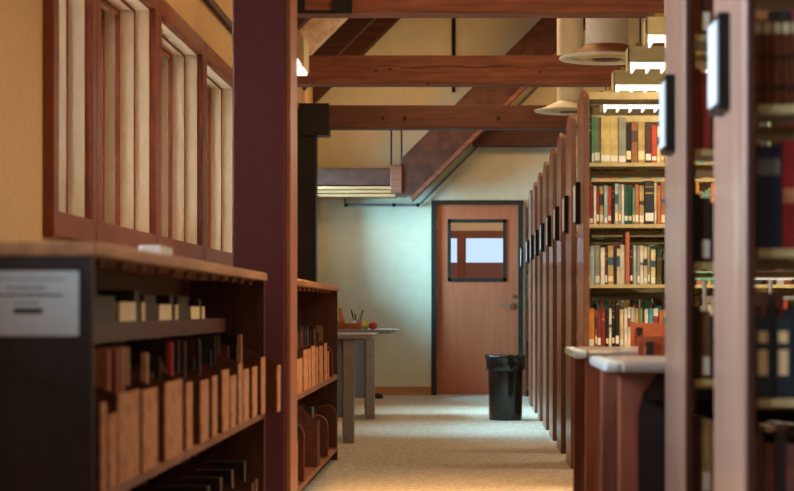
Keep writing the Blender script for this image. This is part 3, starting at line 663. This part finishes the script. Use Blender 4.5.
# ------------------------------------------------------------------ hanging strip lights in the stack aisles
for i, Yf in enumerate((11.25, 12.5, 13.75, 15.0, 16.25, 17.5, 18.75, 10.0, 8.75, 7.4)):
    lb = ['nearest strip light hanging over the stack aisles', 'second strip light over the stack aisles', 'third strip light over the stack aisles, just above the cream canopy', 'fourth strip light glowing below the cream canopy',
          'strip light further back, hidden among the stacks', 'strip light further back, hidden among the stacks', 'strip light further back, hidden among the stacks', 'strip light over the reading tables, hidden by the near stacks', 'strip light over the reading tables, hidden by the near stacks', 'strip light over the reading tables, hidden by the near stacks'][i]
    s = thing('strip_light', (1.9, Yf, 2.42), lb, 'light', 'strip lights over the stack aisles')
    z0 = 2.42
    MB().box(1.0, 2.9, Yf, Yf+0.012, z0+0.05, z0+0.15).box(1.0, 2.9, Yf+0.19, Yf+0.202, z0+0.05, z0+0.15).box(1.0, 2.9, Yf+0.012, Yf+0.19, z0+0.138, z0+0.15).box(1.0, 1.012, Yf, Yf+0.2, z0, z0+0.15).box(2.888, 2.9, Yf, Yf+0.2, z0, z0+0.15).build('lamp_housing', M['lamp_body'], s, bevel=0.002)
    m = MB().box(1.03, 2.88, Yf+0.015, Yf+0.185, z0+0.028, z0+0.085); m.build('lamp_diffuser', M['lamp_lit'], s)
    m = MB(); x = 1.03
    while x < 2.86: m.box(x, x+0.012, Yf+0.004, Yf+0.196, z0, z0+0.05); x += 0.095
    m.build('louvre_blade', M['lamp_lit'], s)
    MB().box(1.06, 2.84, Yf+0.07, Yf+0.13, z0+0.15, z0+0.18).build('mounting_channel', M['lamp_tan'], s)
    m = MB()
    for xx in (1.3, 2.6): m.tube([(xx, Yf+0.1, z0+0.18), (xx, Yf+0.1, roofz(xx))], 0.006, 6)
    m.build('suspension_rod', M['black_steel'], s)
    L = bpy.data.lights.new('strip_lamp', 'AREA'); L.shape = 'RECTANGLE'; L.size = 1.7; L.size_y = 0.16; L.energy = (20 if i < 7 else 38); L.color = (1.0, 0.86, 0.62)
    lo = bpy.data.objects.new('strip_lamp', L); lo.location = (1.95, Yf+0.1, z0-0.02); C.objects.link(lo)
# ducts with round diffusers
for (X, Y, rr, lb) in ((0.91, 13.1, 0.14, 'nearer round ceiling duct ending in a wide disc diffuser'), (0.893, 17.5, 0.115, 'white round duct with disc diffuser behind the nearer one')):
    zd = 2.562 if Y < 15 else 2.655
    s = thing('air_duct', (X, Y, zd), lb, 'air duct', 'round ceiling ducts with disc diffusers')
    MB().lathe(X, Y, [(rr, zd+0.09), (rr, roofz(X)-0.01)], 36).build('duct_pipe', M['duct'], s, smooth=True)
    MB().lathe(X, Y, [(rr, zd+0.09), (rr+0.01, zd+0.082), (0.24, zd+0.03), (0.29, zd+0.016)], 40).build('diffuser_cone', M['wicker'] if Y < 15 else M['duct'], s, smooth=True)  # shade on the nearer cone is painted as brown
    MB().lathe(X, Y, [(0.29, zd+0.016), (0.312, zd+0.012), (0.315, zd+0.004), (0.308, zd-0.002), (0.235, zd+0.004), (0.232, zd+0.018)], 40).build('diffuser_rim', M['duct'], s, smooth=True)
    MB().lathe(X, Y, [(0.23, zd+0.018), (0.17, zd+0.014), (0.168, zd), (0.12, zd-0.004), (0.118, zd+0.01)], 40).build('diffuser_ring', M['duct_in'], s, smooth=True)
    MB().lathe(X, Y, [(0.116, zd+0.01), (0.08, zd-0.008), (0.001, zd-0.012)], 40).build('diffuser_core', M['case_dark'], s, smooth=True)

# ------------------------------------------------------------------ reading tables and chairs (right)
def rtable(y0, y1, x0, x1, label):
    t = thing('reading_table', ((x0+x1)/2, (y0+y1)/2, 0), label, 'table', 'long reading tables between the stacks')
    zt = 0.765
    MB().box(x0+0.05, x1, y0, y1, zt-0.036, zt).build('table_top', M['table_top'], t, bevel=0.012)
    MB().box(x0, x0+0.05, y0+0.004, y1-0.004, zt-0.034, zt-0.001).build('end_cap', M['table_edge'], t, bevel=0.012)
    MB().box(x0+0.12, x1-0.1, y0+0.08, y1-0.08, zt-0.12, zt-0.036).build('apron', M['table_under'], t)
    MB().box(x0+0.13, x1-0.1, (y0+y1)/2-0.01, (y0+y1)/2+0.01, 0.05, zt-0.12).build('modesty_panel', M['table_under'], t)
    for i, (lx, ly) in enumerate(((x0+0.05, y0+0.10), (x0+0.03, y1-0.13), (x1-0.15, y0+0.1), (x1-0.15, y1-0.13))):
        m = MB(); w_ = 0.062
        pr = [(lx, 0), (lx+w_, 0), (lx+w_, zt-0.16), (lx+w_+0.015, zt-0.10), (lx+w_+0.05, zt-0.055), (lx+w_+0.05, zt-0.036), (lx, zt-0.036)] if i % 2 == 0 else [(lx, 0), (lx+w_, 0), (lx+w_, zt-0.036), (lx, zt-0.036)]
        m.prism(pr, 'y', ly-0.03, ly+0.03); m.build('leg', M['table_leg'], t, bevel=0.006)
    return t
t1 = rtable(6.05, 6.80, 0.412, 1.9, 'nearer reading table with rounded pale end, beside the near stacks')
t2 = rtable(7.75, 8.50, 0.41, 1.9, 'second reading table behind the nearer one, in front of the cream-shelved stack')
def chair(x, y, zt, face, label):
    """wooden chair; back panel at +y side if face=-1"""
    c = thing('wooden_chair', (x, y, 0), label, 'chair', 'wooden chairs at the reading tables')
    w_ = 0.44; yb = y
    n = 12; m = MB()
    for i in range(n):
        a0 = -1+2*i/n; a1 = -1+2*(i+1)/n
        f = lambda a: yb+0.035*a*a*face
        m.prism([(x+w_/2*a0, f(a0)), (x+w_/2*a1, f(a1)), (x+w_/2*a1, f(a1)+0.018), (x+w_/2*a0, f(a0)+0.018)], 'z', zt-0.15, zt)
    m.build('backrest', M['chair'], c)
    m = MB().box(x-w_/2, x+w_/2, min(yb+0.02*face, yb+0.44*face), max(yb+0.02*face, yb+0.44*face), 0.43, 0.46); m.build('seat', M['chair'], c, bevel=0.01)
    for sx in (-1, 1):
        xx = x+sx*(w_/2-0.03)
        MB().tube([(xx, yb+0.02*face, 0), (xx, yb+0.03*face, 0.45), (xx, yb+0.02*face, zt-0.04)], 0.016, 8).build('leg', M['chair'], c)
        MB().tube([(xx, yb+0.41*face, 0), (xx, yb+0.41*face, 0.44)], 0.016, 8).build('leg', M['chair'], c)
    m = MB().box(x-0.192, x-0.164, yb-0.036, yb+0.022, zt-0.068, zt-0.02); o = m.build('back_slot', M['table_under'], c)
    MB().box(x-w_/2+0.03, x+w_/2-0.03, yb+0.02*face-0.01, yb+0.02*face+0.01, 0.2, 0.23).build('stretcher', M['chair'], c)
chair(wx(637.5, 7.3)+0.22, 7.3, wz(336, 7.3), -1, 'orange-brown chair between the two reading tables with a dark slot in its back')
chair(wx(630, 9.15)+0.22, 9.15, wz(323, 9.15), -1, 'orange-brown chair beyond the second reading table, its back higher in view')
# green-shaded desk lamp glimpsed through the near stacks
for (xa, xb, mt, lb) in ((0.88, 1.06, 'green_lit', 'lit green-shaded lamp glimpsed between the two near stack ends'), (1.14, 1.34, 'lamp_lit', 'lit white lamp glimpsed through the nearest stack at the right edge')):
    xc = (xa+xb)/2
    s = thing('desk_lamp', (xc, 8.2, 0.765), lb, 'lamp')
    MB().box(xa, xb, 8.16, 8.26, 1.045, 1.078).build('lamp_shade', M[mt], s, bevel=0.008)
    MB().tube([(xc, 8.21, 0.78), (xc, 8.21, 1.045)], 0.01, 8).build('lamp_stem', M['chrome'], s)
    MB().box(xc-0.07, xc+0.07, 8.15, 8.27, 0.7652, 0.785).build('lamp_base', M['black_steel'], s, bevel=0.004)

# ------------------------------------------------------------------ desks at the far left
def desk(y0, y1, xr, label, zt=0.755, ext=0.0):
    t = thing('office_desk', (xr-0.6, (y0+y1)/2, 0), label, 'desk', None)
    MB().box(-1.45, xr, y0, y1, zt-0.035, zt).build('desk_top', M['desk_leg'] if not ext else M['desk_grey'], t, bevel=0.006)
    MB().box(-0.86, -0.785, y0+0.03, y0+0.09, 0, zt-0.035).build('leg', M['desk_leg'], t, bevel=0.004)
    MB().box(-0.91, -0.84, y1-0.12, y1-0.06, 0, zt-0.035).build('leg', M['desk_leg'], t, bevel=0.004)
    MB().box(-1.45, -1.38, y0+0.05, y0+0.11, 0, zt-0.035).build('leg', M['desk_leg'], t)
    MB().box(-1.45, -1.38, y1-0.14, y1-0.08, 0, zt-0.035).build('leg', M['desk_leg'], t)
    MB().box(-1.36, -0.862, y0+0.06, y0+0.08, 0.18, zt-0.036).build('modesty_panel', M['desk_panel'], t)
    if ext: MB().box(xr, xr+ext, y0+0.1, y1-0.1, zt-0.018, zt-0.004).build('pull_out_leaf', M['desk_grey'], t, bevel=0.003)
    return t
desk(13.75, 14.6, wx(373, 13.75), 'nearer grey desk beyond the far low bookcase')
desk(16.8, 17.7, wx(391, 16.8), 'further grey desk with fruit on it, by the far wall', ext=0.05)
zt = 0.755
def ball(name, cx, cy, z, r, m, prof, label, cat):
    o = MB().lathe(cx, cy, [(max(0.0005, r*a), z+r*b) for a, b in prof], 20).build(name, m, smooth=True); return tag(o, label, cat)
apple = [(0, .12), (.35, 0), (.8, .35), (1, .9), (.9, 1.45), (.5, 1.72), (.15, 1.6), (0, 1.5)]
pear = [(0, .05), (.4, 0), (.9, .4), (1, .9), (.75, 1.5), (.45, 2.0), (.35, 2.35), (.15, 2.55), (0, 2.55)]
a = ball('red_apple', wx(373, 16.95), 16.95, zt, 0.037, M['apple'], apple, 'red apple on the further grey desk', 'fruit')
MB().tube([(wx(373, 16.95), 16.95, zt+0.057), (wx(373, 16.95)+0.004, 16.95, zt+0.075)], 0.002, 6).build('fruit_stalk', M['wicker'], a)
b = ball('green_pear', wx(365.5, 16.95), 16.95, zt, 0.034, M['pear'], pear, 'yellow-green pear beside the red apple on the desk', 'fruit')
MB().tube([(wx(365.5, 16.95), 16.95, zt+0.084), (wx(365.5, 16.95)+0.004, 16.95, zt+0.10)], 0.002, 6).build('fruit_stalk', M['wicker'], b)
bk = thing('wooden_tray', (wx(348, 17.0), 17.0, zt), 'shallow brown wooden tray on the further grey desk', 'tray')
x0, x1 = wx(338, 17), wx(361, 17)
MB().box(x0, x1, 16.92, 17.15, zt, zt+0.012).build('tray_base', M['wicker'], bk)
MB().prism([(x0, zt+0.012), (x1, zt+0.012), (x1, zt+0.055), ((x0+x1)/2, zt+0.04), (x0, zt+0.075)], 'y', 16.92, 16.93).box(x0, x1, 17.14, 17.15, zt+0.012, zt+0.05).box(x0, x0+0.01, 16.93, 17.14, zt+0.012, zt+0.06).box(x1-0.01, x1, 16.93, 17.14, zt+0.012, zt+0.05).build('tray_rim', M['wicker'], bk)
o = thing('paper_fan', (wx(342, 17.05), 17.05, zt+0.012), 'pale upright card leaning in the wooden tray', 'card')
MB().prism([(wx(338, 17), zt+0.014), (wx(346, 17), zt+0.014), (wx(341, 17), zt+0.18), (wx(338.5, 17), zt+0.19)], 'y', 17.04, 17.05).build('card_sheet', M['file_tan'], o)
cup = thing('pen_cup', (wx(357, 17.3), 17.3, zt), 'dark cup of pens and brushes behind the fruit', 'pen cup')
cx_ = wx(357, 17.3)
MB().lathe(cx_, 17.3, [(0.001, zt), (0.032, zt), (0.036, zt+0.075), (0.033, zt+0.075), (0.03, zt+0.006)], 18).build('cup_body', M['wicker'], cup, smooth=True)
for (dx, dz, mt) in ((-0.05, 0.165, 'case_end'), (-0.015, 0.13, 'case_dark'), (0.05, 0.165, 'case_end'), (0.025, 0.12, 'file_tan'), (0.038, 0.15, 'chrome')):
    MB().tube([(cx_+dx*0.25, 17.3, zt+0.02), (cx_+dx, 17.3, zt+dz)], [0.004, 0.007], 8).build('pen', M[mt], cup)
o = MB().lathe(wx(378, 20.8), 20.8, [(0.001, 0), (0.05, 0), (0.055, 0.02), (0.04, 0.05), (0.001, 0.055)], 16).box(wx(371, 20.8), wx(378, 20.8), 20.79, 20.82, 0.01, 0.035).build('door_stop', M['black_steel'], smooth=True); tag(o, 'small black foot on the carpet near the baseboard', 'foot')
# waste bin
bx_, by_ = wx(505.5, 16.75), 16.75
bn = thing('waste_bin', (bx_, by_, 0), 'tall black waste bin with a plastic liner, standing before the door', 'bin')
MB().lathe(bx_, by_, [(0.001, 0), (0.135, 0), (0.138, 0.01), (0.148, 0.42), (0.152, 0.50), (0.146, 0.50), (0.14, 0.42), (0.13, 0.02), (0.001, 0.015)], 40).build('bin_shell', M['bin'], bn, smooth=True)
wob = lambda k, a: 0.02*math.sin(9*a+k)+0.018*math.sin(17*a+2*k)+0.012*math.sin(5*a)
MB().lathe(bx_, by_, [(0.156, 0.415), (0.164, 0.43), (0.163, 0.47), (0.166, 0.51), (0.174, 0.53), (0.170, 0.545), (0.155, 0.54), (0.144, 0.51), (0.14, 0.44), (0.11, 0.36), (0.001, 0.34)], 60, wob).build('bin_liner', M['bag'], bn, smooth=True)

# ------------------------------------------------------------------ light
W = bpy.data.worlds.new('sky'); bpy.context.scene.world = W; W.use_nodes = True
bg = W.node_tree.nodes['Background']; bg.inputs[0].default_value = (0.72, 0.86, 1.0, 1); bg.inputs[1].default_value = 1.1
def area(name, loc, rot, sx, sy, e, col, spread=None):
    L = bpy.data.lights.new(name, 'AREA'); L.shape = 'RECTANGLE'; L.size = sx; L.size_y = sy; L.energy = e; L.color = col
    if spread: L.spread = math.radians(spread)
    o = bpy.data.objects.new(name, L); o.location = loc; o.rotation_euler = rot; C.objects.link(o); return o
H = math.pi/2
# daylight behind the windows (blinds diffuse it), pointing +X
for (a, b) in wins: area('window_daylight', (WL-0.42, (a+b)/2, (ZB+ZT)/2), (0, -H, 0), 1.1, b-a-0.2, 115*(b-a)/1.8, (1.0, 0.98, 0.98))
for (a, b), en, tl, sp in zip(farwins, (80, 95, 260), (42, 42, 22), (62, 62, 125)):
    area('window_daylight', (WL-0.42, (a+b)/2, (ZB+ZT)/2+0.1), (0, -H+math.radians(tl), 0), 1.1, b-a-0.2, en*(b-a)/1.8, (0.40, 0.83, 1.0), sp)
for (a, b) in unseen_near_wins: area('window_daylight', (WL-0.42, (a+b)/2, (ZB+ZT)/2), (0, -H, 0), 1.1, b-a-0.2, 185, (0.84, 0.93, 1.0))  # cool light for the added near windows
# unseen overhead fill lamps, added above the view for warm light
def add_fill(x, y, z, e, col, sz=0.5): area('fill_lamp', (x, y, z), (0, 0, 0), sz, sz, e, col)
for (x, y, e) in ((0.2, 1.0, 10), (0.6, 4.5, 26), (2.5, 8.0, 40), (0.2, 10.0, 26), (0.2, 14.0, 32), (0.0, 18.2, 55), (-0.6, 11.6, 12)):
    add_fill(x, y, 4.0, e, (1.0, 0.62, 0.28), 0.6)
L = bpy.data.lights.new('sconce_lamp', 'AREA'); L.shape = 'RECTANGLE'; L.size = 0.12; L.size_y = 0.24; L.energy = 40; L.spread = math.radians(75); L.color = (1.0, 0.5, 0.16)
o = bpy.data.objects.new('sconce_lamp', L); o.location = (-0.82, 9.09, wz(73.5, 9.1)); o.rotation_euler = (math.radians(14), math.radians(-22), 0); C.objects.link(o)
area('added_wall_wash', (0.2, 20.35, 2.99), (math.radians(125), 0, 0), 3.4, 0.15, 13, (1.0, 0.50, 0.15))  # unseen warm uplight, added to tint the upper far wall
area('added_wall_wash', (0.2, 16.4, 2.99), (math.radians(135), 0, 0), 3.0, 0.15, 8, (1.0, 0.50, 0.15))  # second unseen warm uplight, added further forward
# lobby lamp
area('lobby_lamp', (0.2, 23.5, 2.78), (0, 0, 0), 1, 1, 30, (1, 0.9, 0.75))

# ------------------------------------------------------------------ camera
cam = bpy.data.cameras.new('camera'); co = bpy.data.objects.new('camera', cam); C.objects.link(co)
co.location = (0, 0, CH); co.rotation_euler = (H, 0, 0)
cam.sensor_width = 36; cam.sensor_fit = 'HORIZONTAL'; cam.lens = F/794*36
cam.shift_x = -(VX-397)/794; cam.shift_y = (VY-245.5)/794
cam.clip_start = 0.05; cam.clip_end = 200
cam.dof.use_dof = True; cam.dof.focus_distance = 14.0; cam.dof.aperture_fstop = 4.4
sc_ = bpy.context.scene; sc_.camera = co
sc_.view_settings.view_transform = 'Standard'; sc_.view_settings.look = 'None'; sc_.view_settings.gamma = 1; sc_.view_settings.exposure = 0.0; sc_.view_settings.use_curve_mapping = False
for o in bpy.data.objects:
    if '_abs' in o.keys(): del o['_abs']
